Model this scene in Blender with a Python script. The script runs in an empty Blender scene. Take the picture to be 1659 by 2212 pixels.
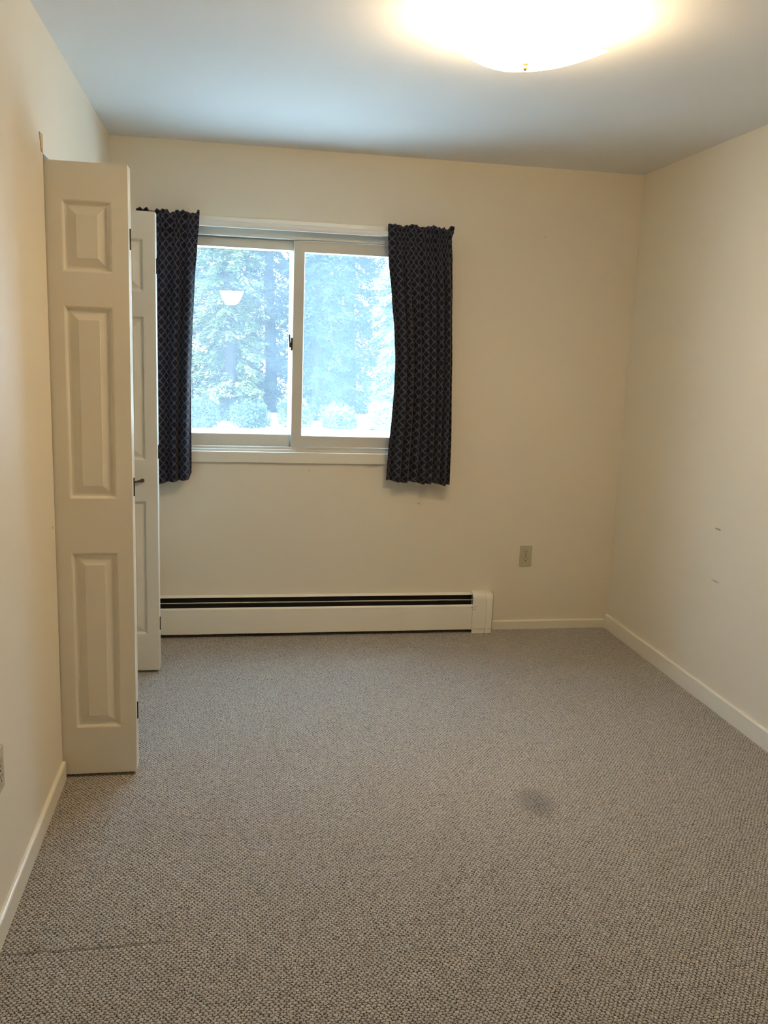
import bpy, bmesh, math, random
from mathutils import Vector, Matrix

random.seed(7)
S = bpy.context.scene
COL = S.collection

# ------------------------------------------------------------------ camera
F_PX = 1889.76
YAW, PITCH, ROLL, CAM_H = 0.175187, -0.183628, 0.037246, 1.50408
cam_d = bpy.data.cameras.new('camera')
cam_d.sensor_fit = 'VERTICAL'
cam_d.sensor_height = 36.0
cam_d.lens = F_PX / 2212.0 * 36.0
cam_d.clip_start = 0.05
cam = bpy.data.objects.new('camera', cam_d)
COL.objects.link(cam)
_f = Vector((math.sin(YAW) * math.cos(PITCH), math.cos(YAW) * math.cos(PITCH), math.sin(PITCH)))
_r = Vector((math.cos(YAW), -math.sin(YAW), 0))
_u = _r.cross(_f)
_r2 = math.cos(ROLL) * _r + math.sin(ROLL) * _u
_u2 = -math.sin(ROLL) * _r + math.cos(ROLL) * _u
cam.matrix_world = Matrix(((_r2.x, _u2.x, -_f.x, 0), (_r2.y, _u2.y, -_f.y, 0),
                           (_r2.z, _u2.z, -_f.z, CAM_H), (0, 0, 0, 1)))
S.camera = cam

# ------------------------------------------------------------------ light and exposure
SKY_COL, SKY_STR = (0.47, 0.72, 1.0), 28.0
SUN_STR = 34.0
LAMP_COL, LAMP_STR = (1.0, 0.72, 0.40), 64.0
HALL_STR = 26.0
world = bpy.data.worlds.new('world')
S.world = world
world.use_nodes = True
_bg = world.node_tree.nodes['Background']
_bg.inputs['Color'].default_value = (*SKY_COL, 1)
# overcast sky: several times brighter overhead than at the horizon
_wt = world.node_tree
_geo = _wt.nodes.new('ShaderNodeTexCoord')
_sep = _wt.nodes.new('ShaderNodeSeparateXYZ')
_rng = _wt.nodes.new('ShaderNodeMapRange')
_wt.links.new(_geo.outputs['Generated'], _sep.inputs[0])
_wt.links.new(_sep.outputs['Z'], _rng.inputs['Value'])
_rng.inputs['From Min'].default_value, _rng.inputs['From Max'].default_value = 0.0, 1.0
_rng.inputs['To Min'].default_value, _rng.inputs['To Max'].default_value = SKY_STR / 3.0, SKY_STR * 1.35
_wt.links.new(_rng.outputs['Result'], _bg.inputs['Strength'])
sun_d = bpy.data.lights.new('sun', 'SUN')
sun_d.energy = SUN_STR
sun_d.angle = math.radians(1.0)
sun_d.color = (0.70, 0.87, 1.0)
sun = bpy.data.objects.new('sun', sun_d)
COL.objects.link(sun)
sun.rotation_euler = Vector((0.45, 0.75, -0.95)).to_track_quat('-Z', 'Y').to_euler()
sun.location = (0, 0, 12)
S.view_settings.view_transform = 'Standard'
S.view_settings.look = 'None'
S.view_settings.gamma = 1.0
S.view_settings.use_curve_mapping = False
S.view_settings.exposure = 0.0
try:
    S.cycles.use_denoising = True
    S.cycles.max_bounces = 14
    S.cycles.diffuse_bounces = 8
    S.cycles.glossy_bounces = 4
    S.cycles.transparent_max_bounces = 16
    S.cycles.transmission_bounces = 8
    S.cycles.sample_clamp_indirect = 8.0
    S.cycles.caustics_reflective = False
    S.cycles.caustics_refractive = False
except Exception:
    pass

# ------------------------------------------------------------------ room numbers
XL, XR, D, H = -0.572, 2.0946, 4.4865, 2.44
YN = -0.36                      # room side of the wall behind the viewer
WX0, WX1, WZ0, WZ1 = -0.30, 0.935, 0.968, 2.06     # window opening
JY0, JY1, JZ = 2.954, 4.075, 2.052                 # closet opening


# ------------------------------------------------------------------ helpers
def link(name, bm, mat=None, parent=None, smooth=False, mats=None):
    me = bpy.data.meshes.new(name)
    bmesh.ops.recalc_face_normals(bm, faces=bm.faces)
    bm.to_mesh(me)
    bm.free()
    o = bpy.data.objects.new(name, me)
    COL.objects.link(o)
    for m in (mats or ([mat] if mat else [])):
        me.materials.append(m)
    if smooth:
        for p in me.polygons:
            p.use_smooth = True
    if parent is not None:
        o.parent = parent
        o.matrix_parent_inverse = parent.matrix_world.inverted()
    return o


def empty(name, loc):
    o = bpy.data.objects.new(name, None)
    COL.objects.link(o)
    o.location = loc
    o.empty_display_size = 0.1
    bpy.context.view_layer.update()
    return o


def tag(o, label=None, cat=None, group=None, kind=None):
    if label:
        o['label'] = label
    if cat:
        o['category'] = cat
    if group:
        o['group'] = group
    if kind:
        o['kind'] = kind
    return o


def structure(o):
    o['kind'] = 'structure'
    return o


def box(bm, x0, x1, y0, y1, z0, z1, bevel=0.0, seg=2):
    vs = [bm.verts.new(p) for p in
          [(x0, y0, z0), (x1, y0, z0), (x1, y1, z0), (x0, y1, z0),
           (x0, y0, z1), (x1, y0, z1), (x1, y1, z1), (x0, y1, z1)]]
    fs = [bm.faces.new([vs[i] for i in q]) for q in
          [(0, 3, 2, 1), (4, 5, 6, 7), (0, 1, 5, 4), (1, 2, 6, 5), (2, 3, 7, 6), (3, 0, 4, 7)]]
    if bevel > 0:
        es = list({e for f in fs for e in f.edges})
        bmesh.ops.bevel(bm, geom=es, offset=bevel, segments=seg, profile=0.5, affect='EDGES')
    return bm


def boxes(*args, bevel=0.0, seg=2):
    bm = bmesh.new()
    for a in args:
        box(bm, *a, bevel=bevel, seg=seg)
    return bm


def extrude_profile(bm, pts, axis, a0, a1):
    """closed 2-D outline pts extruded from a0 to a1 along axis ('x','y','z')"""
    def P(u, v, a):
        return {'x': (a, u, v), 'y': (u, a, v), 'z': (u, v, a)}[axis]
    A = [bm.verts.new(P(u, v, a0)) for u, v in pts]
    B = [bm.verts.new(P(u, v, a1)) for u, v in pts]
    n = len(pts)
    bm.faces.new(A)
    bm.faces.new(list(reversed(B)))
    for i in range(n):
        j = (i + 1) % n
        bm.faces.new((A[i], B[i], B[j], A[j]))
    return bm


def lathe(bm, prof, center, axis='z', seg=32, cap=True):
    """prof: list of (r, h) along axis"""
    rings = []
    for r, h in prof:
        ring = []
        for k in range(seg):
            a = 2 * math.pi * k / seg
            c, s = r * math.cos(a), r * math.sin(a)
            p = {'z': (c, s, h), 'y': (c, h, s), 'x': (h, c, s)}[axis]
            ring.append(bm.verts.new((center[0] + p[0], center[1] + p[1], center[2] + p[2])))
        rings.append(ring)
    for a, b in zip(rings, rings[1:]):
        for k in range(seg):
            j = (k + 1) % seg
            bm.faces.new((a[k], a[j], b[j], b[k]))
    if cap:
        bm.faces.new(list(reversed(rings[0])))
        bm.faces.new(rings[-1])
    return bm


def tube(bm, pts, radii, seg=12):
    pts = [Vector(p) for p in pts]
    if not isinstance(radii, (list, tuple)):
        radii = [radii] * len(pts)
    rings = []
    ref = Vector((0, 0, 1))
    for i, p in enumerate(pts):
        t = (pts[min(i + 1, len(pts) - 1)] - pts[max(i - 1, 0)]).normalized()
        r = ref if abs(t.dot(ref)) < 0.95 else Vector((1, 0, 0))
        a = t.cross(r).normalized()
        b = t.cross(a).normalized()
        rings.append([bm.verts.new(p + radii[i] * (math.cos(2 * math.pi * k / seg) * a + math.sin(2 * math.pi * k / seg) * b))
                      for k in range(seg)])
    for A, B in zip(rings, rings[1:]):
        for k in range(seg):
            j = (k + 1) % seg
            bm.faces.new((A[k], A[j], B[j], B[k]))
    bm.faces.new(list(reversed(rings[0])))
    bm.faces.new(rings[-1])
    return bm


# ------------------------------------------------------------------ materials
class NT:
    """tiny node helper"""
    def __init__(self, name):
        self.m = bpy.data.materials.new(name)
        self.m.use_nodes = True
        self.t = self.m.node_tree
        self.t.nodes.clear()
        self.out = self.t.nodes.new('ShaderNodeOutputMaterial')

    def n(self, kind, **kw):
        nd = self.t.nodes.new('ShaderNode' + kind)
        for k, v in kw.items():
            setattr(nd, k, v)
        return nd

    def put(self, sock, v):
        if isinstance(v, bpy.types.NodeSocket):
            self.t.links.new(v, sock)
        elif isinstance(v, (tuple, list)) and sock.type == 'RGBA' and len(v) == 3:
            sock.default_value = (*v, 1)
        else:
            sock.default_value = v

    def math(self, op, a, b=None, c=None, clamp=False):
        nd = self.n('Math', operation=op, use_clamp=clamp)
        self.put(nd.inputs[0], a)
        if b is not None:
            self.put(nd.inputs[1], b)
        if c is not None:
            self.put(nd.inputs[2], c)
        return nd.outputs[0]

    def mix(self, fac, a, b):
        nd = self.n('Mix', data_type='RGBA')
        self.put(nd.inputs[0], fac)
        self.put(nd.inputs[6], a)
        self.put(nd.inputs[7], b)
        return nd.outputs[2]

    def noise(self, vec, scale, detail=2.0, rough=0.5, color=False):
        nd = self.n('TexNoise')
        self.put(nd.inputs['Vector'], vec)
        nd.inputs['Scale'].default_value = scale
        nd.inputs['Detail'].default_value = detail
        nd.inputs['Roughness'].default_value = rough
        return nd.outputs['Color' if color else 'Fac']

    def ramp(self, v, lo, hi, smooth=True):
        nd = self.n('MapRange', interpolation_type='SMOOTHSTEP' if smooth else 'LINEAR')
        self.put(nd.inputs[0], v)
        nd.inputs[1].default_value, nd.inputs[2].default_value = lo, hi
        return nd.outputs[0]

    def pos(self):
        return self.n('NewGeometry').outputs['Position']

    def sep(self, v):
        nd = self.n('SeparateXYZ')
        self.put(nd.inputs[0], v)
        return nd.outputs

    def comb(self, x, y, z):
        nd = self.n('CombineXYZ')
        for i, v in enumerate((x, y, z)):
            self.put(nd.inputs[i], v)
        return nd.outputs[0]

    def bump(self, h, strength, dist):
        nd = self.n('Bump')
        self.put(nd.inputs['Height'], h)
        nd.inputs['Strength'].default_value = strength
        nd.inputs['Distance'].default_value = dist
        return nd.outputs[0]

    def bsdf(self, color, rough=0.6, spec=0.4, metal=0.0, normal=None, **kw):
        b = self.n('BsdfPrincipled')
        self.put(b.inputs['Base Color'], color)
        self.put(b.inputs['Roughness'], rough)
        b.inputs['Specular IOR Level'].default_value = spec
        b.inputs['Metallic'].default_value = metal
        if normal is not None:
            self.put(b.inputs['Normal'], normal)
        for k, v in kw.items():
            self.put(b.inputs[k.replace('_', ' ')], v)
        return b.outputs[0]

    def done(self, sh):
        self.t.links.new(sh, self.out.inputs['Surface'])
        return self.m


def paint(name, color, rough=0.55, spec=0.35, bump=0.12, bscale=220.0, marks=()):
    """painted surface with faint roller texture; marks = (center xyz, radii xyz, colour, strength)"""
    t = NT(name)
    p = t.pos()
    big = t.noise(p, 1.3, 2.0)
    tint = t.ramp(big, 0.3, 0.7)
    col = t.mix(tint, tuple(c * 0.975 for c in color), color)
    for (c, r, mc, st) in marks:
        wob = t.noise(p, 90.0, 3.0, 0.7, color=True)
        s = t.sep(p)
        w = t.sep(wob)
        d2 = None
        for i in range(3):
            q = t.math('SUBTRACT', s[i], c[i])
            q = t.math('DIVIDE', q, r[i])
            q = t.math('ADD', q, t.math('MULTIPLY', t.math('SUBTRACT', w[i], 0.5), 0.9))
            q = t.math('MULTIPLY', q, q)
            d2 = q if d2 is None else t.math('ADD', d2, q)
        f = t.math('MULTIPLY', t.math('SUBTRACT', 1.0, t.ramp(d2, 0.2, 1.2)), st)
        col = t.mix(f, col, mc)
    h = t.noise(p, bscale, 3.0, 0.6)
    return t.done(t.bsdf(col, rough, spec, normal=t.bump(h, bump, 0.002)))


def plain(name, color, rough=0.5, spec=0.4, metal=0.0, var=0.05, scale=40.0):
    t = NT(name)
    n = t.noise(t.pos(), scale, 3.0)
    col = t.mix(n, tuple(c * (1 - var) for c in color), tuple(min(1, c * (1 + var)) for c in color))
    return t.done(t.bsdf(col, rough, spec, metal))


WALL = (0.74, 0.68, 0.565)
GREY = (0.22, 0.19, 0.15)
M_WALL = paint('wall_paint', WALL, 0.5, 0.35, 0.10)
M_WALL_BACK = paint('wall_paint_scuffed', WALL, 0.5, 0.35, 0.10, marks=[
    ((1.584, D, 2.103), (0.006, 0.05, 0.004), GREY, 0.5),
    ((0.981, D, 0.704), (0.012, 0.05, 0.005), GREY, 0.45),
    ((0.393, D, 0.875), (0.005, 0.05, 0.005), GREY, 0.35),
    ((0.713, D, 0.897), (0.035, 0.05, 0.006), GREY, 0.25)])
M_WALL_RIGHT = paint('wall_paint_marked', WALL, 0.5, 0.35, 0.10, marks=[
    ((XR, 3.448, 0.785), (0.05, 0.026, 0.004), GREY, 0.8),
    ((XR, 3.43, 0.785), (0.05, 0.008, 0.006), GREY, 0.8),
    ((XR, 3.42, 0.556), (0.05, 0.035, 0.005), GREY, 0.55)])
M_WALL_LEFT = paint('wall_paint_nicked', WALL, 0.5, 0.35, 0.10, marks=[
    ((XL, 2.917, 0.897), (0.05, 0.008, 0.006), GREY, 0.7)])
M_CEIL = paint('ceiling_paint', (0.77, 0.775, 0.775), 0.75, 0.2, 0.15, 160.0)
M_TRIM = paint('trim_paint', (0.76, 0.72, 0.62), 0.35, 0.45, 0.05)
M_DOOR = paint('door_paint', (0.72, 0.675, 0.575), 0.4, 0.45, 0.06, 300.0)
M_VINYL = plain('window_vinyl', (0.58, 0.55, 0.48), 0.4, 0.4, var=0.015)
M_HEATER = paint('heater_enamel', (0.82, 0.79, 0.70), 0.35, 0.45, 0.02, marks=[
    ((1.285, D - 0.066, 0.145), (0.008, 0.05, 0.004), GREY, 0.5),
    ((1.300, D - 0.066, 0.135), (0.006, 0.05, 0.004), GREY, 0.5),
    ((1.303, D - 0.066, 0.150), (0.012, 0.05, 0.003), GREY, 0.4)])
M_DARK = plain('dark_metal', (0.012, 0.011, 0.010), 0.55, 0.3)
M_BRONZE = plain('aged_bronze', (0.075, 0.05, 0.032), 0.35, 0.5, metal=0.8)
M_BRASS = plain('brass', (0.70, 0.48, 0.18), 0.3, 0.5, metal=0.9)
M_PLATE = plain('ivory_plastic', (0.46, 0.43, 0.31), 0.35, 0.45, var=0.02)
M_SLOT = plain('outlet_slot', (0.01, 0.009, 0.007), 0.6)
M_WOOD = plain('bare_wood', (0.50, 0.36, 0.20), 0.7, 0.2, var=0.25, scale=120)
M_STEEL = plain('white_metal', (0.80, 0.79, 0.76), 0.35, 0.45, var=0.01)


def carpet():
    t = NT('berber_carpet')
    p = t.pos()
    s = t.sep(p)
    jit = t.sep(t.noise(p, 120.0, 3.0, 0.6, color=True))
    jl = t.sep(t.noise(p, 9.0, 1.0, 0.5, color=True))
    X = t.math('ADD', s[0], t.math('MULTIPLY', t.math('SUBTRACT', jit[0], 0.5), 0.017))
    X = t.math('ADD', X, t.math('MULTIPLY', t.math('SUBTRACT', jl[0], 0.5), 0.016))
    Y = t.math('ADD', s[1], t.math('MULTIPLY', t.math('SUBTRACT', jit[1], 0.5), 0.014))
    Y = t.math('ADD', Y, t.math('MULTIPLY', t.math('SUBTRACT', jl[1], 0.5), 0.016))
    # staggered rows of loops
    v = t.math('DIVIDE', Y, 0.0080)
    row = t.math('FLOOR', v)
    dv = t.math('SUBTRACT', t.math('SUBTRACT', v, row), 0.5)
    odd = t.math('MULTIPLY', t.math('FLOORED_MODULO', row, 2.0), 0.5)
    u = t.math('ADD', t.math('DIVIDE', X, 0.0130), odd)
    colm = t.math('FLOOR', u)
    du = t.math('SUBTRACT', t.math('SUBTRACT', u, colm), 0.5)
    d2 = t.math('ADD', t.math('MULTIPLY', t.math('MULTIPLY', du, du), 1.5), t.math('MULTIPLY', t.math('MULTIPLY', dv, dv), 0.75))
    fib = t.noise(p, 330.0, 3.0, 0.65)
    d2 = t.math('ADD', d2, t.math('MULTIPLY', t.math('SUBTRACT', fib, 0.5), 0.38))
    gap = t.ramp(d2, 0.08, 0.43)                     # 1 in the pits between loops; their shade is painted into the colour
    wn = t.n('TexWhiteNoise', noise_dimensions='3D')
    t.put(wn.inputs['Vector'], t.comb(colm, row, 3.0))
    cell = wn.outputs['Value']
    tone = t.noise(p, 60.0, 2.0, 0.6)
    base = t.mix(t.math('ADD', t.math('MULTIPLY', cell, 0.55), t.math('MULTIPLY', tone, 0.45)), (0.60, 0.515, 0.390), (1.0, 0.905, 0.735))
    base = t.mix(t.ramp(fib, 0.38, 0.66), t.mix(0.62, base, (0.12, 0.095, 0.07)), base)
    col = t.mix(t.math('MULTIPLY', gap, 0.92), base, (0.026, 0.019, 0.012))
    # a soiled patch and the seam between two widths of carpet
    blot = t.noise(p, 14.0, 3.0, 0.6)
    q = None
    for i, (c, r) in enumerate(((1.030, 0.075), (2.625, 0.11))):
        a = t.math('DIVIDE', t.math('SUBTRACT', s[i], c), r)
        a = t.math('MULTIPLY', a, a)
        q = a if q is None else t.math('ADD', q, a)
    st = t.math('SUBTRACT', 1.0, t.ramp(t.math('ADD', q, t.math('MULTIPLY', blot, 1.1)), 0.3, 1.9))
    col = t.mix(t.math('MULTIPLY', st, 0.78), col, (0.10, 0.09, 0.08))
    sx = t.math('ADD', s[1], t.math('MULTIPLY', t.math('SUBTRACT', t.noise(p, 18.0, 2.0), 0.5), 0.022))
    line = t.math('SUBTRACT', 1.0, t.ramp(t.math('ABSOLUTE', t.math('SUBTRACT', sx, 2.042)), 0.001, 0.012))
    line = t.math('MULTIPLY', line, t.math('SUBTRACT', 1.0, t.ramp(s[0], -0.28, -0.02)))
    col = t.mix(t.math('MULTIPLY', line, 0.5), col, (0.10, 0.08, 0.055))
    h = t.math('SUBTRACT', t.math('SUBTRACT', 1.0, gap), t.math('ADD', line, t.math('MULTIPLY', fib, -0.5)))
    nrm = t.bump(h, 1.0, 0.009)
    top = t.math('SUBTRACT', 1.0, gap)                # only the loop tops catch the light
    sh = t.bsdf(col, 0.6, 0.5, normal=nrm, Sheen_Weight=t.math('MULTIPLY', top, 0.95), Sheen_Roughness=0.35)
    t.put(sh.node.inputs['Specular IOR Level'], t.math('MULTIPLY', top, 0.6))
    return t.done(sh)


M_CARPET = carpet()


def curtain_cloth():
    t = NT('curtain_cloth')
    uv = t.n('UVMap').outputs[0]
    s = t.sep(uv)
    P = 0.0425
    a = t.math('DIVIDE', t.math('ADD', s[0], s[1]), P)
    b = t.math('DIVIDE', t.math('SUBTRACT', s[0], s[1]), P)

    def dist(x):
        return t.math('ABSOLUTE', t.math('SUBTRACT', t.math('FRACT', x), 0.5))
    d = t.math('MINIMUM', dist(a), dist(b))
    band = t.math('SUBTRACT', 1.0, t.ramp(d, 0.085, 0.105))
    core = t.math('SUBTRACT', 1.0, t.ramp(d, 0.014, 0.028))
    m = t.math('MULTIPLY', band, t.math('SUBTRACT', 1.0, t.math('MULTIPLY', core, 0.55)))
    weave = t.noise(uv, 900.0, 2.0)
    ground = t.mix(weave, (0.005, 0.007, 0.022), (0.009, 0.012, 0.034))
    col = t.mix(m, ground, t.mix(weave, (0.075, 0.076, 0.084), (0.115, 0.116, 0.124)))
    front = t.bsdf(col, 0.75, 0.25, normal=t.bump(weave, 0.25, 0.001), Sheen_Weight=0.1)
    tr = t.n('BsdfTranslucent')
    t.put(tr.inputs['Color'], col)
    mx = t.n('MixShader')
    mx.inputs[0].default_value = 0.18
    t.t.links.new(front, mx.inputs[1])
    t.t.links.new(tr.outputs[0], mx.inputs[2])
    return t.done(mx.outputs[0])


M_CURTAIN = curtain_cloth()


def pane_glass(name, haze, haze_col):
    """clear pane: straight-through light, mirror reflection by angle, and a pale veil imitating glare"""
    t = NT(name)
    tp = t.n('BsdfTransparent')
    tp.inputs['Color'].default_value = (0.97, 0.985, 0.98, 1)
    gl = t.n('BsdfGlossy')
    gl.inputs['Roughness'].default_value = 0.0
    fr = t.n('Fresnel')
    fr.inputs['IOR'].default_value = 1.52
    m1 = t.n('MixShader')
    front = t.math('SUBTRACT', 1.0, t.n('NewGeometry').outputs['Backfacing'])
    t.put(m1.inputs[0], t.math('MULTIPLY', t.math('MULTIPLY', fr.outputs[0], 1.7, clamp=True), front))
    t.t.links.new(tp.outputs[0], m1.inputs[1])
    t.t.links.new(gl.outputs[0], m1.inputs[2])
    tl = t.n('BsdfTranslucent')  # bluish veil mixed in to imitate daylight glare on the pane
    tl.inputs['Color'].default_value = (*haze_col, 1)
    m2 = t.n('MixShader')
    n = t.noise(t.pos(), 3.0, 3.0)
    t.put(m2.inputs[0], t.math('MULTIPLY', t.math('ADD', n, 0.5), haze))
    t.t.links.new(m1.outputs[0], m2.inputs[1])
    t.t.links.new(tl.outputs[0], m2.inputs[2])
    return t.done(m2.outputs[0])


M_PANE = pane_glass('window_glass', 0.030, (0.8, 0.9, 1.0))


def screen_mesh():
    t = NT('insect_screen_mesh')
    tp = t.n('BsdfTransparent')
    df = t.n('BsdfDiffuse')
    df.inputs['Color'].default_value = (0.55, 0.60, 0.66, 1)
    tl = t.n('BsdfTranslucent')
    tl.inputs['Color'].default_value = (0.55, 0.68, 0.82, 1)
    ad = t.n('MixShader')
    ad.inputs[0].default_value = 0.6
    t.t.links.new(df.outputs[0], ad.inputs[1])
    t.t.links.new(tl.outputs[0], ad.inputs[2])
    mx = t.n('MixShader')
    mx.inputs[0].default_value = 0.032
    t.t.links.new(tp.outputs[0], mx.inputs[1])
    t.t.links.new(ad.outputs[0], mx.inputs[2])
    return t.done(mx.outputs[0])


M_SCREEN = screen_mesh()


def glow(name, color, strength, mixin=0.12):
    t = NT(name)
    em = t.n('Emission')
    em.inputs['Color'].default_value = (*color, 1)
    em.inputs['Strength'].default_value = strength
    gl = t.bsdf((0.9, 0.88, 0.82), 0.2, 0.5)
    mx = t.n('MixShader')
    mx.inputs[0].default_value = mixin
    t.t.links.new(em.outputs[0], mx.inputs[1])
    t.t.links.new(gl, mx.inputs[2])
    return t.done(mx.outputs[0])


M_SHADE = glow('lit_glass_shade', LAMP_COL, LAMP_STR)
M_BULB = glow('lit_bulb', LAMP_COL, LAMP_STR * 4.5, 0.02)
M_HALL = glow('lit_bowl_glass', (1.0, 0.78, 0.50), HALL_STR)


def leaf_mat(name, ca, cb):
    t = NT(name)
    p = t.pos()
    n = t.noise(p, 1.7, 4.0, 0.6)
    n2 = t.noise(p, 9.0, 2.0, 0.6)
    col = t.mix(t.ramp(t.math('ADD', t.math('MULTIPLY', n, 0.6), t.math('MULTIPLY', n2, 0.4)), 0.35, 0.68), ca, cb)
    df = t.bsdf(col, 0.6, 0.3)
    tr = t.n('BsdfTranslucent')
    t.put(tr.inputs['Color'], col)
    mx = t.n('MixShader')
    mx.inputs[0].default_value = 0.3
    t.t.links.new(df, mx.inputs[1])
    t.t.links.new(tr.outputs[0], mx.inputs[2])
    return t.done(mx.outputs[0])


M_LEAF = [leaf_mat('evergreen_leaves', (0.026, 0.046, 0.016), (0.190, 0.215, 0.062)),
          leaf_mat('shaded_leaves', (0.020, 0.035, 0.020), (0.068, 0.096, 0.050)),  # foliage in shade, the darkness painted into the leaf colour
          leaf_mat('sunlit_leaves', (0.150, 0.190, 0.090), (0.340, 0.390, 0.210))]  # foliage in sun, the brightness painted into the leaf colour
M_BARK = plain('bark', (0.045, 0.038, 0.034), 0.9, 0.1, var=0.3, scale=20)


def ground_mat():
    t = NT('pale_gravel')
    p = t.pos()
    n = t.noise(p, 3.0, 5.0, 0.65)
    n2 = t.noise(p, 55.0, 3.0, 0.7)
    col = t.mix(n, (0.50, 0.50, 0.46), (0.68, 0.67, 0.63))
    col = t.mix(t.math('MULTIPLY', n2, 0.5), col, (0.42, 0.42, 0.38))
    return t.done(t.bsdf(col, 0.95, 0.1, normal=t.bump(n2, 0.5, 0.02)))


M_GROUND = ground_mat()

# ------------------------------------------------------------------ room shell
structure(link('floor', boxes((-1.35, XR + 0.15, YN - 6.6, D + 0.15, -0.12, 0.0)), M_CARPET))
structure(link('ceiling', boxes((-1.35, XR + 0.15, YN - 6.6, D + 0.15, H, H + 0.14)), M_CEIL))
structure(link('wall_back', boxes(
    (-1.35, WX0, D, D + 0.15, 0, H), (WX1, XR + 0.15, D, D + 0.15, 0, H),
    (WX0, WX1, D, D + 0.15, 0, WZ0), (WX0, WX1, D, D + 0.15, WZ1, H)), M_WALL_BACK))
structure(link('wall_right', boxes((XR, XR + 0.15, YN - 0.12, D, 0, H)), M_WALL_RIGHT))
wl = structure(link('wall_left', boxes(
    (XL - 0.12, XL, YN - 0.12, JY0, 0, H), (XL - 0.12, XL, JY1, D, 0, H),
    (XL - 0.12, XL, JY0, JY1, JZ, H)), M_WALL_LEFT))
# chip of bare wood where the corner of the closet opening meets the header
bm = bmesh.new()
extrude_profile(bm, [(2.906, 2.104), (2.947, 2.106), (2.948, 2.080), (2.946, 2.0525), (2.926, 2.0525), (2.916, 2.078)],
                'x', XL, XL + 0.0025)
link('bare_wood_patch', bm, M_WOOD, wl)
# wall behind the viewer with the doorway the picture was taken from, and the hall beyond it
DX0, DX1, DZ = -0.47, 0.42, 2.06
structure(link('wall_front', boxes(
    (XL, DX0, YN - 0.12, YN, 0, H), (DX1, XR, YN - 0.12, YN, 0, H), (DX0, DX1, YN - 0.12, YN, DZ, H)), M_WALL))
structure(link('wall_hall_left', boxes((-0.95, -0.83, YN - 6.6, YN - 0.12, 0, H)), M_WALL))
structure(link('wall_hall_right', boxes((0.75, 0.87, YN - 6.6, YN - 0.12, 0, H)), M_WALL))
structure(link('wall_hall_end', boxes((-0.83, 0.75, YN - 6.6, YN - 6.48, 0, H)), M_WALL))
# closet behind the folding doors
structure(link('wall_closet_back', boxes((-1.35, -1.25, JY0 - 0.3, D, 0, H)), M_WALL))
structure(link('wall_closet_side', boxes((-1.25, XL - 0.12, JY0 - 0.3, JY0 - 0.2, 0, H)), M_WALL))


def baseboard(name, pts_len, axis, a0, a1, face, sign, h):
    """board with a softly rounded top edge"""
    th = 0.012
    prof = [(0, 0), (th, 0), (th, h - 0.006), (th - 0.002, h - 0.002), (th - 0.006, h), (0, h)]
    bm = bmesh.new()
    extrude_profile(bm, [(face + sign * a, z) for a, z in prof], axis, a0, a1)
    return structure(link(name, bm, M_TRIM))


baseboard('baseboard_left', 0, 'y', YN, JY0 - 0.006, XL, 1, 0.068)
baseboard('baseboard_left_far', 0, 'y', JY1 + 0.002, D - 0.075, XL, 1, 0.068)
baseboard('baseboard_right', 0, 'y', YN, D - 0.012, XR, -1, 0.080)
baseboard('baseboard_back', 0, 'x', 1.408, XR, D, -1, 0.050)

# ------------------------------------------------------------------ window
win = structure(link('window_1', boxes(
    (WX0, WX0 + 0.025, D + 0.004, D + 0.13, WZ0, WZ1), (WX1 - 0.025, WX1, D + 0.004, D + 0.13, WZ0, WZ1),
    (WX0 + 0.025, WX1 - 0.025, D + 0.004, D + 0.13, WZ1 - 0.040, WZ1),
    (WX0 + 0.025, WX1 - 0.025, D + 0.004, D + 0.018, WZ0, 0.980),
    (WX0 + 0.025, WX1 - 0.025, D + 0.018, D + 0.056, WZ0, 0.992),
    (WX0 + 0.025, WX1 - 0.025, D + 0.056, D + 0.13, WZ0, 0.984), bevel=0.0015), M_VINYL))
tag(win, 'white sliding window with two sashes between the dark curtains', 'window')
# flat casing around the opening
CW = 0.055
link('casing', boxes(
    (WX0 - CW, WX1 + CW, D - 0.016, D - 0.0005, WZ0 - CW, WZ0),
    (WX0 - CW, WX1 + CW, D - 0.016, D - 0.0005, WZ1, WZ1 + 0.045),
    (WX0 - CW, WX0, D - 0.016, D - 0.0005, WZ0, WZ1), (WX1, WX1 + CW, D - 0.016, D - 0.0005, WZ0, WZ1),
    bevel=0.002), M_TRIM, win)


def sash(name, x0, x1, z0, z1, y0, th, ws, wt, wb, bead, beadd):
    """ring with flat face and a sloping glazing bead running down to the pane"""
    bm = bmesh.new()

    def rect(ax0, ax1, az0, az1, y):
        return [bm.verts.new(p) for p in ((ax0, y, az0), (ax1, y, az0), (ax1, y, az1), (ax0, y, az1))]
    ix0, ix1, iz0, iz1 = x0 + ws[0], x1 - ws[1], z0 + wb, z1 - wt
    loops = [rect(x0, x1, z0, z1, y0), rect(ix0, ix1, iz0, iz1, y0),
             rect(ix0 + bead, ix1 - bead, iz0 + 0.004, iz1 - 0.004, y0 + beadd),
             rect(ix0 + bead, ix1 - bead, iz0 + 0.004, iz1 - 0.004, y0 + th),
             rect(x0, x1, z0, z1, y0 + th)]
    for A, B in zip(loops, loops[1:] + loops[:1]):
        for i in range(4):
            j = (i + 1) % 4
            bm.faces.new((A[i], A[j], B[j], B[i]))
    o = link(name, bm, M_VINYL, win)
    gy = y0 + beadd + 0.002
    bm = boxes((ix0 + bead - 0.003, ix1 - bead + 0.003, gy, gy + 0.004, iz0 + 0.001, iz1 - 0.001))
    pn = link('pane', bm, M_PANE, o)
    return o


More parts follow.
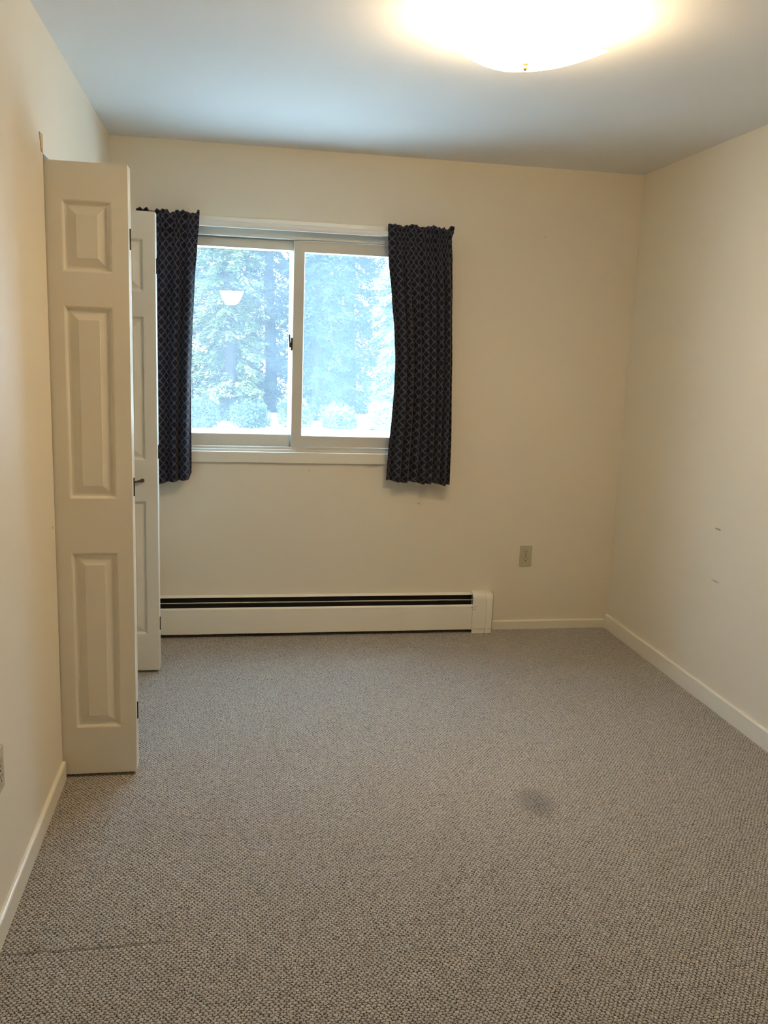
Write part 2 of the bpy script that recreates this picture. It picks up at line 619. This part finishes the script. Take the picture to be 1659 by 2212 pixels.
# nearer sash on the room side, farther one behind it
s_near = sash('sash', 0.298, 0.908, 0.995, 2.017, D + 0.020, 0.030, (0.052, 0.052), 0.053, 0.056, 0.004, 0.014)
s_far = sash('sash', -0.273, 0.335, 0.988, 2.017, D + 0.056, 0.050, (0.050, 0.037), 0.045, 0.064, 0.017, 0.040)
s_far_z = None
# latch on the meeting stile
bm = boxes((0.2895, 0.2975, D + 0.022, D + 0.048, 1.482, 1.545), bevel=0.002)
latch = link('sash_latch', bm, M_BRONZE, win)
bm = boxes((0.281, 0.2895, D + 0.026, D + 0.044, 1.497, 1.522), bevel=0.002)
tube(bm, [(0.286, D + 0.035, 1.512), (0.2835, D + 0.033, 1.530), (0.281, D + 0.030, 1.560)], [0.004, 0.004, 0.0045], 10)
link('lever', bm, M_BRONZE, latch)
# insect screen over the outer half
bm = boxes((0.312, 0.330, D + 0.112, D + 0.122, 0.985, 2.02), (0.892, 0.909, D + 0.112, D + 0.122, 0.985, 2.02),
           (0.330, 0.892, D + 0.112, D + 0.122, 0.985, 1.003), (0.330, 0.892, D + 0.112, D + 0.122, 2.002, 2.02))
scr = link('screen_frame', bm, M_VINYL, win)
link('screen_mesh', boxes((0.329, 0.893, D + 0.1165, D + 0.1170, 1.002, 2.003)), M_SCREEN, scr)

# ------------------------------------------------------------------ curtain rod
rod = empty('curtain_rod', (0.32, D, 2.07))
tag(rod, 'white flat curtain rod spanning the top of the window', 'curtain rod')
ry = D - 0.074


def rod_profile(y, z, h, d):
    pts = []
    for k in range(9):
        a = -math.pi / 2 + math.pi * k / 8
        pts.append((y - d * math.cos(a), z + h / 2 * math.sin(a)))
    return pts + [(y + 0.002, z + h / 2 - 0.002), (y + 0.002, z - h / 2 + 0.002)]


bm = bmesh.new()
extrude_profile(bm, rod_profile(ry, 2.063, 0.030, 0.006), 'x', -0.445, 0.72)
link('rod_sleeve', bm, M_STEEL, rod, smooth=False)
bm = bmesh.new()
extrude_profile(bm, rod_profile(ry + 0.001, 2.064, 0.025, 0.005), 'x', 0.72, 1.082)
link('rod_tube', bm, M_STEEL, rod)
for x in (-0.445, 1.079):
    bm = boxes((x, x + 0.004, ry + 0.002, D - 0.003, 2.052, 2.076), bevel=0.001)
    box(bm, x - 0.008, x + 0.012, D - 0.003, D - 0.0002, 2.042, 2.086)
    link('bracket', bm, M_STEEL, rod)


# ------------------------------------------------------------------ curtains
def lerp_table(tab, z):
    tab = sorted(tab)
    if z <= tab[0][0]:
        return tab[0][1]
    for (z0, v0), (z1, v1) in zip(tab, tab[1:]):
        if z <= z1:
            f = (z - z0) / (z1 - z0)
            f = f * f * (3 - 2 * f) * 0.5 + f * 0.5
            return v0 + (v1 - v0) * f
    return tab[-1][1]


def curtain(name, left, right, hem, folds, cloth, seed, flat_left, amp):
    """gathered panel: pocket over the rod, ruffled heading above it, folds relaxing towards the hem.
    left/right: outline tables (z, x); hem: function of u giving the bottom height; folds: fold centres in u"""
    rnd = random.Random(seed)
    NU, ZT = 300, 2.108
    rows = []
    # heights from hem to top in front, then down the back of the pocket
    nv = 130
    fine = [(rnd.uniform(0, 6.28), rnd.uniform(0.7, 1.3)) for _ in range(5)]
    us = [i / (NU - 1) for i in range(NU)]
    # irregular fold phase
    ph = []
    for u in us:
        p = 0.0
        for a, b in zip(folds, folds[1:]):
            if a <= u <= b:
                p += (u - a) / (b - a)
                break
            elif u > b:
                p += 1.0
        ph.append(2 * math.pi * p)
    wob = [0.5 + 0.5 * math.sin(7.1 * u + fine[0][0]) for u in us]

    def gather(u):
        return (math.sin(2 * math.pi * 15 * u + fine[1][0] + 2.2 * math.sin(9 * u)) * 0.6 +
                math.sin(2 * math.pi * 23 * u + fine[2][0]) * 0.4)
    ruff = [gather(u) for u in us]
    topz = [0.0055 * math.sin(2 * math.pi * 3.3 * u + fine[3][0]) + 0.0065 * gather(u * 0.53 + 0.1)
            + 0.003 * math.sin(41 * u) for u in us]
    verts, uvs = [], []
    vz = []
    for j in range(nv + 1):
        vz.append(j / nv)
    base_y = D - 0.083
    for j, v in enumerate(vz):
        for i, u in enumerate(us):
            flat = max(0.0, 1.0 - u / flat_left) if flat_left > 0 else 0.0
            top = ZT + topz[i] * (1 - flat)
            z0 = hem(u)
            z = z0 + (top - z0) * v
            xl, xr = lerp_table(left, z), lerp_table(right, z)
            # folds grow towards the hem
            drop = max(0.0, (2.03 - z) / 1.2)
            g = min(1.0, max(0.0, (2.045 - z) / 0.25))
            A = amp * (0.25 + 0.75 * g) * (0.75 + 0.35 * min(1, drop)) * (1 - 0.55 * flat)
            k = ph[i] + 0.55 * math.sin(2.1 * drop + 5 * u) * g
            prof = math.cos(k) + 0.22 * math.cos(2 * k + 0.8)
            y = base_y - A * prof * (0.75 + 0.5 * wob[i])
            # small gathers just below the rod, and the frill above it
            near = max(0.0, 1.0 - abs(z - 2.05) / 0.17) * (1 - flat)
            y -= 0.0085 * ruff[i] * near * near
            if z > 2.083:
                y += 0.004 * (z - 2.083) / 0.03 - 0.006 * ruff[i] * (z - 2.083) / 0.03 * (1 - flat)
            # rod pushes the pocket out
            pk = max(0.0, 1.0 - abs(z - 2.063) / 0.024)
            y -= 0.004 * pk
            y = min(y, base_y + 0.0) if 2.04 < z < 2.09 else y
            x = xl + (xr - xl) * u + 0.0065 * math.sin(k + 0.6) * g
            x += 0.0035 * math.sin(5.2 * z + 3 * u + fine[4][0]) * g * math.sin(math.pi * u)
            verts.append((x, y, z))
    # arc length across the cloth at mid height gives the print its coordinates
    mid = (nv // 2) * NU
    acc = [0.0]
    for i in range(1, NU):
        a, b = Vector(verts[mid + i - 1]), Vector(verts[mid + i])
        acc.append(acc[-1] + (a - b).length)
    k = cloth / acc[-1]
    acc = [a * k for a in acc]
    for j, v in enumerate(vz):
        for i in range(NU):
            uvs.append((acc[i], verts[j * NU + i][2]))
    n_front = len(verts)
    # back of the rod pocket and frill
    back_rows = 6
    for j in range(1, back_rows + 1):
        f = j / back_rows
        for i in range(NU):
            tx, ty, tz = verts[nv * NU + i]
            zb = tz - (tz - 2.042) * f
            xl, xr = lerp_table(left, zb) + 0.007, lerp_table(right, zb) - 0.007
            tx = min(xr, max(xl, tx))
            verts.append((tx, ty + 0.002 + (D - 0.067 - ty) * min(1, f * 1.6), zb))
            uvs.append((acc[i], tz + (tz - zb)))
    faces = []
    for j in range(nv + back_rows):
        for i in range(NU - 1):
            a = j * NU + i
            faces.append((a, a + 1, a + NU + 1, a + NU))
    me = bpy.data.meshes.new(name)
    me.from_pydata(verts, [], faces)
    uvl = me.uv_layers.new(name='UVMap')
    for lp in me.loops:
        uvl.data[lp.index].uv = uvs[lp.vertex_index]
    for p in me.polygons:
        p.use_smooth = True
    me.materials.append(M_CURTAIN)
    o = bpy.data.objects.new(name, me)
    COL.objects.link(o)
    so = o.modifiers.new('thickness', 'SOLIDIFY')
    so.thickness = 0.0012
    so.offset = 0
    return o


GC = 'pair of dark trellis print curtains at the window'
cr = curtain('curtain',
             [(2.115, 0.746), (1.94, 0.753), (1.76, 0.772), (1.585, 0.792), (1.448, 0.801), (1.3, 0.800), (1.168, 0.794), (1.0, 0.782), (0.83, 0.776)],
             [(2.115, 1.084), (2.085, 1.079), (2.06, 1.070), (1.95, 1.082), (1.78, 1.096), (1.41, 1.111), (1.05, 1.121), (0.81, 1.121)],
             lambda u: 0.838 - 0.017 * u + 0.004 * math.sin(19 * u) + (0.004 if u < 0.05 else 0),
             [0.0, 0.19, 0.30, 0.43, 0.56, 0.66, 0.79, 0.90, 1.03], 0.64, 3, 0.16, 0.021)
tag(cr, 'tightly gathered dark curtain on the outlet side of the window, beside the open wall', 'curtain', GC)
cl = curtain('curtain',
             [(2.115, -0.447), (1.5, -0.455), (0.8, -0.470)],
             [(2.115, -0.157), (1.95, -0.166), (1.80, -0.176), (1.55, -0.187), (1.37, -0.193), (1.1, -0.193), (0.90, -0.192), (0.84, -0.194)],
             lambda u: 0.812 + 0.024 * max(0, (u - 0.4) / 0.6) + 0.028 * max(0, (u - 0.9) / 0.1) ** 2,
             [-0.04, 0.12, 0.26, 0.42, 0.66, 0.86, 1.10], 0.44, 9, 0.0, 0.016)
tag(cl, 'loosely draped dark curtain partly hidden behind the closet doors', 'curtain', GC)


# ------------------------------------------------------------------ closet folding doors
def leaf_mesh(x0, x1, y0, y1, z0, z1, px0, px1, rows):
    """moulded leaf: three raised panels on each face"""
    bm = bmesh.new()
    xs = [x0, px0, px1, x1]
    zs = [z0]
    for a, b in rows:
        zs += [a, b]
    zs.append(z1)
    prof = [(0.0, 0.0), (0.004, 0.0015), (0.009, 0.0090), (0.014, 0.0105), (0.017, 0.0105), (0.041, 0.0020), (0.043, 0.0008)]
    for y, s in ((y0, 1), (y1, -1)):
        grid = {}
        for i, x in enumerate(xs):
            for j, z in enumerate(zs):
                grid[i, j] = bm.verts.new((x, y, z))
        for i in range(3):
            for j in range(len(zs) - 1):
                q = [grid[i, j], grid[i + 1, j], grid[i + 1, j + 1], grid[i, j + 1]]
                if i == 1 and j % 2 == 1:
                    prev = q
                    for ins, dep in prof[1:]:
                        nx = [bm.verts.new((px0 + ins, y + s * dep, zs[j] + ins)), bm.verts.new((px1 - ins, y + s * dep, zs[j] + ins)),
                              bm.verts.new((px1 - ins, y + s * dep, zs[j + 1] - ins)), bm.verts.new((px0 + ins, y + s * dep, zs[j + 1] - ins))]
                        for k in range(4):
                            m = (k + 1) % 4
                            bm.faces.new((prev[k], prev[m], nx[m], nx[k]))
                        prev = nx
                    bm.faces.new(prev)
                else:
                    bm.faces.new(q)
    for (ax, bx, az, bz) in ((x0, x1, z0, z0), (x0, x1, z1, z1), (x0, x0, z0, z1), (x1, x1, z0, z1)):
        if az == bz:
            bm.faces.new([bm.verts.new(p) for p in ((ax, y0, az), (bx, y0, az), (bx, y1, az), (ax, y1, az))])
        else:
            bm.faces.new([bm.verts.new(p) for p in ((ax, y0, az), (ax, y0, bz), (ax, y1, bz), (ax, y1, az))])
    bmesh.ops.remove_doubles(bm, verts=bm.verts, dist=0.00005)
    return bm


ROWS = [(0.182, 0.803), (0.985, 1.604), (1.708, 1.925)]


def bifold(name, y, label):
    root = structure(empty(name, (-0.47, y + 0.04, 0)))
    tag(root, label, 'door')
    for k in range(2):
        ya = y + k * 0.0385
        lf = link('leaf', leaf_mesh(-0.620, -0.325, ya, ya + 0.0345, 0.012, 2.037, -0.525, -0.375, ROWS), M_DOOR, root)
    for z0, z1 in ((1.786, 1.851), (0.989, 1.051), (0.194, 0.256)):
        bm = boxes((-0.36, -0.3235, y + 0.0345, y + 0.0385, z0, z1))
        tube(bm, [(-0.3235, y + 0.0365, z0), (-0.3235, y + 0.0365, z1)], 0.0026, 10)
        link('hinge', bm, M_DARK, root)
    bm = bmesh.new()
    tube(bm, [(-0.60, y + 0.017, 2.037), (-0.60, y + 0.017, 2.0505)], 0.005, 12)
    link('pivot_pin', bm, M_DARK, root)
    return root


d1 = bifold('door_1', 2.960, 'cream folding closet door nearest the viewer, folded open')
d2 = bifold('door_2', 3.950, 'white folding closet door beside the window curtain, with a bronze pull')
# horizontal bow pull on the leading leaf
bm = bmesh.new()
yk = 3.950
tube(bm, [(-0.389, yk, 0.896), (-0.390, yk - 0.006, 0.896), (-0.396, yk - 0.016, 0.896), (-0.410, yk - 0.023, 0.894),
          (-0.425, yk - 0.026, 0.891), (-0.445, yk - 0.027, 0.886), (-0.470, yk - 0.026, 0.886), (-0.490, yk - 0.023, 0.890),
          (-0.506, yk - 0.016, 0.895), (-0.512, yk - 0.006, 0.896), (-0.513, yk, 0.896)],
     [0.0085, 0.0085, 0.006, 0.0042, 0.0048, 0.0062, 0.0062, 0.0048, 0.0042, 0.0085, 0.0085], 14)
link('pull_handle', bm, M_BRONZE, d2, smooth=True)
# overhead track
bm = boxes((-0.655, -0.650, JY0, JY1, 2.022, 2.0515), (-0.592, -0.587, JY0, JY1, 2.022, 2.0515), (-0.650, -0.592, JY0, JY1, 2.047, 2.0515))
structure(link('trim_1', bm, M_DARK))

# ------------------------------------------------------------------ baseboard heater
ht = empty('baseboard_heater', (0.45, D - 0.03, 0))
tag(ht, 'long cream metal baseboard heater along the wall under the window', 'heater')
HX0, HX1 = -0.555, 1.300
FY = D - 0.065
bm = bmesh.new()
extrude_profile(bm, [(D - 0.001, 0.02), (D - 0.004, 0.02), (D - 0.004, 0.2085), (D - 0.022, 0.2035), (D - 0.023, 0.2055), (D - 0.006, 0.2135), (D - 0.001, 0.2135)], 'x', HX0, HX1)
link('back_panel', bm, M_HEATER, ht)
bm = bmesh.new()
extrude_profile(bm, [(FY, 0.022), (FY, 0.152), (FY + 0.003, 0.157), (FY + 0.009, 0.160), (FY + 0.012, 0.158), (FY + 0.011, 0.156),
                     (FY + 0.004, 0.152), (FY + 0.0025, 0.146), (FY + 0.0025, 0.026), (FY + 0.012, 0.023), (FY + 0.012, 0.021), (FY + 0.002, 0.020)], 'x', HX0, 1.317)
link('front_panel', bm, M_HEATER, ht)
bm = bmesh.new()
extrude_profile(bm, [(D - 0.046, 0.184), (D - 0.0445, 0.1855), (D - 0.030, 0.176), (D - 0.031, 0.1745)], 'x', HX0 + 0.002, 1.298)
link('damper_blade', bm, M_HEATER, ht)
bm = boxes((HX0 + 0.01, 1.29, D - 0.058, D - 0.008, 0.040, 0.140))
for k in range(0):
    pass
link('fin_element', bm, M_DARK, ht)  # solid block for the fins, painted dark so the slot looks shaded
# dark sheets added inside the case to paint the slot's shade
link('case_shade_sheet', boxes((HX0 + 0.002, 1.298, D - 0.0055, D - 0.0042, 0.022, 0.200), (HX0 + 0.002, 1.298, D - 0.060, D - 0.0055, 0.020, 0.024)), M_DARK, ht)
# end cap, rounded over the top, standing on two short feet
CX0, CX1, CF = 1.290, 1.4035, D - 0.0695
arc = []
R = 0.034
for k in range(9):
    a = math.pi / 2 * k / 8
    arc.append((CF + R - R * math.sin(a) if False else CF + R * (1 - math.sin(a)), 0.2235 - R + R * math.cos(a)))
outer = [(D - 0.0008, 0.2235)] + arc + [(CF, 0.027)]
bm = bmesh.new()
inner = [(CF + 0.002, 0.027)] + [(yy + 0.002, zz - 0.002) for yy, zz in reversed(arc)] + [(D - 0.0008, 0.2215)]
extrude_profile(bm, outer + inner, 'x', CX0, 1.3655)
extrude_profile(bm, outer + inner, 'x', 1.3665, CX1)
extrude_profile(bm, outer + [(D - 0.0008, 0.027)], 'x', CX1 - 0.002, CX1)
box(bm, CX0, 1.3645, CF + 0.001, CF + 0.003, 0.0005, 0.025)
box(bm, 1.3675, CX1 - 0.002, CF + 0.001, CF + 0.003, 0.0005, 0.025)
box(bm, CX1 - 0.004, CX1 - 0.002, CF + 0.003, D - 0.001, 0.0005, 0.027)
link('end_cap', bm, M_HEATER, ht)


# ------------------------------------------------------------------ outlets
def outlet(name, loc, rz, label):
    """duplex outlet: plate, two receptacles with slots, one screw; built facing -y, then turned"""
    root = empty(name, loc)
    tag(root, label, 'outlet', 'wall outlets')
    bm = boxes((-0.035, 0.035, -0.0055, -0.0002, -0.057, 0.057), bevel=0.0018, seg=3)
    parts = [link('cover_plate', bm, M_PLATE)]
    for zc in (0.0195, -0.0195):
        bm = bmesh.new()
        pts = []
        for k in range(40):
            a = 2 * math.pi * k / 40
            pts.append((0.0172 * math.cos(a), zc + max(-0.0142, min(0.0142, 0.0172 * math.sin(a)))))
        extrude_profile(bm, pts, 'y', -0.0068, -0.005)
        rc = link('receptacle', bm, M_PLATE)
        bm = boxes((-0.0080, -0.0058, -0.00715, -0.0066, zc + 0.001, zc + 0.0095), (0.0058, 0.0080, -0.00715, -0.0066, zc + 0.002, zc + 0.0088))
        lathe(bm, [(0.0030, -0.00715), (0.0030, -0.0066)], (0, 0, zc - 0.0072), 'y', 16)
        sl = link('slots', bm, M_SLOT)
        sl.parent = rc
        parts.append(rc)
    bm = bmesh.new()
    lathe(bm, [(0.0030, -0.0066), (0.0034, -0.006), (0.0034, -0.005)], (0, 0, 0), 'y', 16)
    parts.append(link('screw', bm, M_BRONZE))
    for q in parts:
        q.parent = root
    root.rotation_euler = (0, 0, rz)
    return root


outlet('wall_outlet', (1.593, D, 0.4165), 0, 'ivory duplex outlet low on the window wall beyond the heater')
outlet('wall_outlet', (XL, 2.157, 0.434), math.pi / 2, 'ivory outlet plate on the closet wall, cut off by the photo edge')

# ------------------------------------------------------------------ ceiling light
LC = Vector((0.817, 2.580, 2.320))
lt = empty('ceiling_light', (LC.x, LC.y, H))
tag(lt, 'glowing square bent glass ceiling light', 'ceiling light')
ROT = math.radians(-4.5 - 45.0)
NS = 28
HALF = 0.166


def shade_z(a, b):
    r2 = (a * a + b * b) / (2 * HALF * HALF)
    return 0.046 * ((r2 + 0.02) ** 0.68 - 0.02 ** 0.68)


bm = bmesh.new()
grid = []
for j in range(NS + 1):
    rowv = []
    for i in range(NS + 1):
        a, b = (2 * i / NS - 1) * HALF, (2 * j / NS - 1) * HALF
        x = LC.x + a * math.cos(ROT) - b * math.sin(ROT)
        y = LC.y + a * math.sin(ROT) + b * math.cos(ROT)
        rowv.append(bm.verts.new((x, y, LC.z + shade_z(a, b))))
    grid.append(rowv)
for j in range(NS):
    for i in range(NS):
        bm.faces.new((grid[j][i], grid[j][i + 1], grid[j + 1][i + 1], grid[j + 1][i]))
sh = link('glass_shade', bm, M_SHADE, lt, smooth=True)
so = sh.modifiers.new('thickness', 'SOLIDIFY')
so.thickness = 0.004
so.offset = 1
bm = bmesh.new()
lathe(bm, [(0.095, H), (0.095, H - 0.018), (0.088, H - 0.024)], (LC.x, LC.y, 0), 'z', 48)
link('ceiling_pan', bm, M_STEEL, lt)
bm = bmesh.new()
lathe(bm, [(0.003, LC.z - 0.004), (0.003, H - 0.02)], (LC.x, LC.y, 0), 'z', 12)
link('stem', bm, M_BRASS, lt)
bm = bmesh.new()
lathe(bm, [(0.0015, LC.z - 0.022), (0.0052, LC.z - 0.019), (0.0068, LC.z - 0.013), (0.0048, LC.z - 0.008), (0.008, LC.z - 0.005), (0.008, LC.z - 0.001)], (LC.x, LC.y, 0), 'z', 24)
link('finial', bm, M_BRASS, lt, smooth=True)
for s in (-1, 1):
    c = (LC.x + s * 0.045, LC.y + s * 0.02, LC.z + 0.060)
    bm = bmesh.new()
    lathe(bm, [(0.012, 0.045), (0.013, 0.030), (0.022, 0.012), (0.026, -0.005), (0.022, -0.018), (0.012, -0.026), (0.002, -0.028)], c, 'z', 20)
    link('bulb', bm, M_BULB, lt, smooth=True)

# bowl lamp in the hall behind the viewer (mirrored in the window pane)
hl = empty('hall_light', (-0.02, -5.5, H))
tag(hl, 'glowing bowl lamp mirrored in the window pane', 'ceiling light')
bm = bmesh.new()
prof = [(0.004, 2.115), (0.05, 2.118), (0.095, 2.138), (0.130, 2.180), (0.160, 2.240), (0.190, 2.330)]
lathe(bm, prof, (-0.02, -5.5, 0), 'z', 40, cap=False)
so_b = link('glass_bowl', bm, M_HALL, hl, smooth=True)
bm = bmesh.new()
lathe(bm, [(0.01, 2.12), (0.01, 2.40), (0.07, 2.41), (0.07, H)], (-0.02, -5.5, 0), 'z', 24)
link('stem', bm, M_STEEL, hl)

# ------------------------------------------------------------------ outside: pale ground, line of trees
GZ = -0.12


def ground_h(x, y):
    return GZ + 0.10 * math.sin(0.21 * x + 1.0) * max(0, min(1, (y - 9) / 8))


bm = bmesh.new()
gx = [-26 + 2.2 * i for i in range(30)]
gy = [D + 0.15 + 1.4 * j for j in range(26)]
vg = [[bm.verts.new((x, y, ground_h(x, y))) for x in gx] for y in gy]
for j in range(len(gy) - 1):
    for i in range(len(gx) - 1):
        bm.faces.new((vg[j][i], vg[j][i + 1], vg[j + 1][i + 1], vg[j + 1][i]))
structure(link('ground', bm, M_GROUND, smooth=True))


def tree(x, y, h, r, mat, seed, n_boughs, label):
    """narrow evergreen: trunk with drooping boughs, each bough carrying flat sprays of foliage"""
    rnd = random.Random(seed)
    z0 = ground_h(x, y)
    root = empty('tree', (x, y, z0))
    tag(root, label, 'tree', 'trees beyond the window')
    bm = bmesh.new()
    pts = [(x + 0.05 * math.sin(k * 1.3 + seed), y + 0.04 * math.cos(k + seed), z0 - 0.05 + (h * 0.95) * k / 8) for k in range(9)]
    tube(bm, pts, [0.14 * (1 - 0.10 * k) * h / 7 for k in range(9)], 10)
    V, Fc = [], []
    for b in range(n_boughs):
        f = (b + rnd.random()) / n_boughs
        zz = z0 + 0.12 + f * (h - 0.25)
        ln = r * min(1.0, 0.9 + 0.6 * f) * min(1.0, (1.02 - f) * 1.9) ** 0.8 * rnd.uniform(0.62, 1.0)
        slope = rnd.uniform(-0.55, 0.0)
        th = rnd.uniform(0, 2 * math.pi)
        dx, dy = math.cos(th), math.sin(th)
        if b % 5 == 0:
            tube(bm, [(x, y, zz), (x + dx * ln * 0.5, y + dy * ln * 0.5, zz + slope * ln * 0.35), (x + dx * ln * 0.9, y + dy * ln * 0.9, zz + slope * ln)],
                 [0.028, 0.016, 0.005], 5)
        ns = 9
        for k in range(ns):
            t = 0.30 + 0.66 * (k + rnd.random()) / ns
            c = Vector((x + dx * ln * t, y + dy * ln * t, zz + slope * ln * t - 0.20 * t * t))
            for q in range(8):
                a = th + (q - 3.5) * 0.36 + rnd.uniform(-0.2, 0.2)
                d = Vector((math.cos(a), math.sin(a), rnd.uniform(-0.75, 0.1))).normalized()
                L, W = rnd.uniform(0.08, 0.19) * (1.15 - 0.4 * t), rnd.uniform(0.012, 0.028)
                side = d.cross(Vector((rnd.gauss(0, 0.35), rnd.gauss(0, 0.35), 1))).normalized()
                p0 = c + Vector((rnd.gauss(0, 0.035), rnd.gauss(0, 0.035), rnd.gauss(0, 0.025)))
                i0 = len(V)
                V += [p0 - side * W * 0.4, p0 + d * L * 0.5 - side * W, p0 + d * L, p0 + d * L * 0.5 + side * W]
                Fc.append((i0, i0 + 1, i0 + 2, i0 + 3))
    link('trunk', bm, M_BARK, root)
    me = bpy.data.meshes.new('crown')
    me.from_pydata([tuple(v) for v in V], [], Fc)
    me.materials.append(mat)
    o = bpy.data.objects.new('crown', me)
    COL.objects.link(o)
    o.parent = root
    o.matrix_parent_inverse = root.matrix_world.inverted()
    return root


TR = [   # x, y, height, crown radius, foliage, label
    (-0.10, 18.4, 7.5, 0.84, 0, 'front green evergreen filling most of the sliding sash, behind the mirrored lamp'),
    (1.75, 18.6, 7.8, 0.84, 1, 'front shaded evergreen straight behind the middle stile and the screened sash'),
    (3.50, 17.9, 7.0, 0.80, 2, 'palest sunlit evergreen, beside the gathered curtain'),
    (-1.95, 18.7, 7.4, 0.84, 0, 'front green evergreen at the edge of the draped curtain'),
    (-3.80, 18.5, 7.2, 0.84, 1, 'front evergreen hidden by the draped curtain, nearest the closet'),
    (5.35, 18.4, 7.4, 0.84, 0, 'front evergreen hidden by the gathered curtain'),
    (-5.65, 18.6, 7.3, 0.84, 0, 'front evergreen at the closet end of the tree line, hidden by the wall'),
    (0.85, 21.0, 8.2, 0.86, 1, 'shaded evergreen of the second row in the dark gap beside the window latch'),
    (2.75, 21.1, 8.4, 0.86, 1, 'shaded evergreen of the second row between the front shaded and the palest tree'),
    (-1.05, 20.9, 8.3, 0.86, 0, 'second row evergreen between the mirrored lamp and the draped curtain'),
    (-2.95, 21.0, 8.0, 0.86, 1, 'second row evergreen hidden by the draped curtain'),
    (-4.80, 20.9, 8.1, 0.86, 0, 'second row evergreen at the closet end of the tree line, hidden by the wall'),
    (4.65, 20.8, 8.2, 0.86, 0, 'second row evergreen behind the gathered curtain'),
    (-2.00, 23.4, 9.2, 0.94, 1, 'tallest row evergreen nearest the closet'),
    (0.05, 23.5, 9.4, 0.94, 1, 'tallest row evergreen directly behind the front green one'),
    (2.10, 23.4, 9.5, 0.94, 1, 'tallest row evergreen directly behind the front shaded one'),
    (4.15, 23.5, 9.3, 0.94, 1, 'tallest row evergreen behind the palest one'),
]
for i, (x, y, h, r, mi, lab) in enumerate(TR):
    tree(x, y, h, r, M_LEAF[mi], 100 + i, 420 if i < 7 else 620, lab)


def shrub(x, y, h, r, mat, seed, label):
    """low rounded bush: short stems and a dome of small leaves"""
    rnd = random.Random(seed)
    z0 = ground_h(x, y)
    root = empty('shrub', (x, y, z0))
    tag(root, label, 'shrub', 'low shrubs along the foot of the trees')
    bm = bmesh.new()
    for k in range(6):
        a = k * 1.05 + seed
        tube(bm, [(x, y, z0 - 0.03), (x + 0.3 * r * math.cos(a), y + 0.3 * r * math.sin(a), z0 + 0.4 * h),
                  (x + 0.7 * r * math.cos(a), y + 0.7 * r * math.sin(a), z0 + 0.75 * h)], [0.02, 0.013, 0.005], 5)
    link('stem', bm, M_BARK, root)
    V, Fc = [], []
    for k in range(3000):
        a, e = rnd.uniform(0, 2 * math.pi), math.asin(rnd.uniform(0.02, 1.0))
        q = rnd.uniform(0.55, 1.0) * (0.85 + 0.15 * math.sin(3 * a + seed) * math.cos(4 * e))
        c = Vector((x + r * q * math.cos(a) * math.cos(e) ** 0.6, y + r * q * math.sin(a) * math.cos(e) ** 0.6, z0 + 0.02 + h * q * math.sin(e)))
        d = Vector((rnd.gauss(0, 1), rnd.gauss(0, 1), rnd.gauss(0.3, 0.7))).normalized()
        sd = d.cross(Vector((rnd.gauss(0, 1), rnd.gauss(0, 1), 1))).normalized()
        L, W = rnd.uniform(0.045, 0.09), rnd.uniform(0.012, 0.022)
        i0 = len(V)
        V += [c - sd * W * 0.3, c + d * L * 0.5 - sd * W, c + d * L, c + d * L * 0.5 + sd * W]
        Fc.append((i0, i0 + 1, i0 + 2, i0 + 3))
    me = bpy.data.meshes.new('foliage')
    me.from_pydata([tuple(v) for v in V], [], Fc)
    me.materials.append(mat)
    o = bpy.data.objects.new('foliage', me)
    COL.objects.link(o)
    o.parent = root
    o.matrix_parent_inverse = root.matrix_world.inverted()


for i, (x, y, h, r, mi, lab) in enumerate([
    (-0.62, 16.75, 0.62, 0.46, 1, 'low dark shrub at the foot of the trees, next to the draped curtain'),
    (0.34, 16.80, 0.55, 0.44, 1, 'low dark shrub at the foot of the trees, in the middle of the sliding sash'),
    (1.18, 17.00, 0.62, 0.38, 0, 'low shrub at the foot of the trees, behind the middle stile'),
    (2.02, 16.85, 0.50, 0.44, 0, 'low shrub at the foot of the trees, behind the screened sash'),
    (2.78, 16.60, 0.62, 0.28, 2, 'pale low shrub at the foot of the trees, next to the gathered curtain')]):
    shrub(x, y, h, r, M_LEAF[mi], 50 + i, lab)
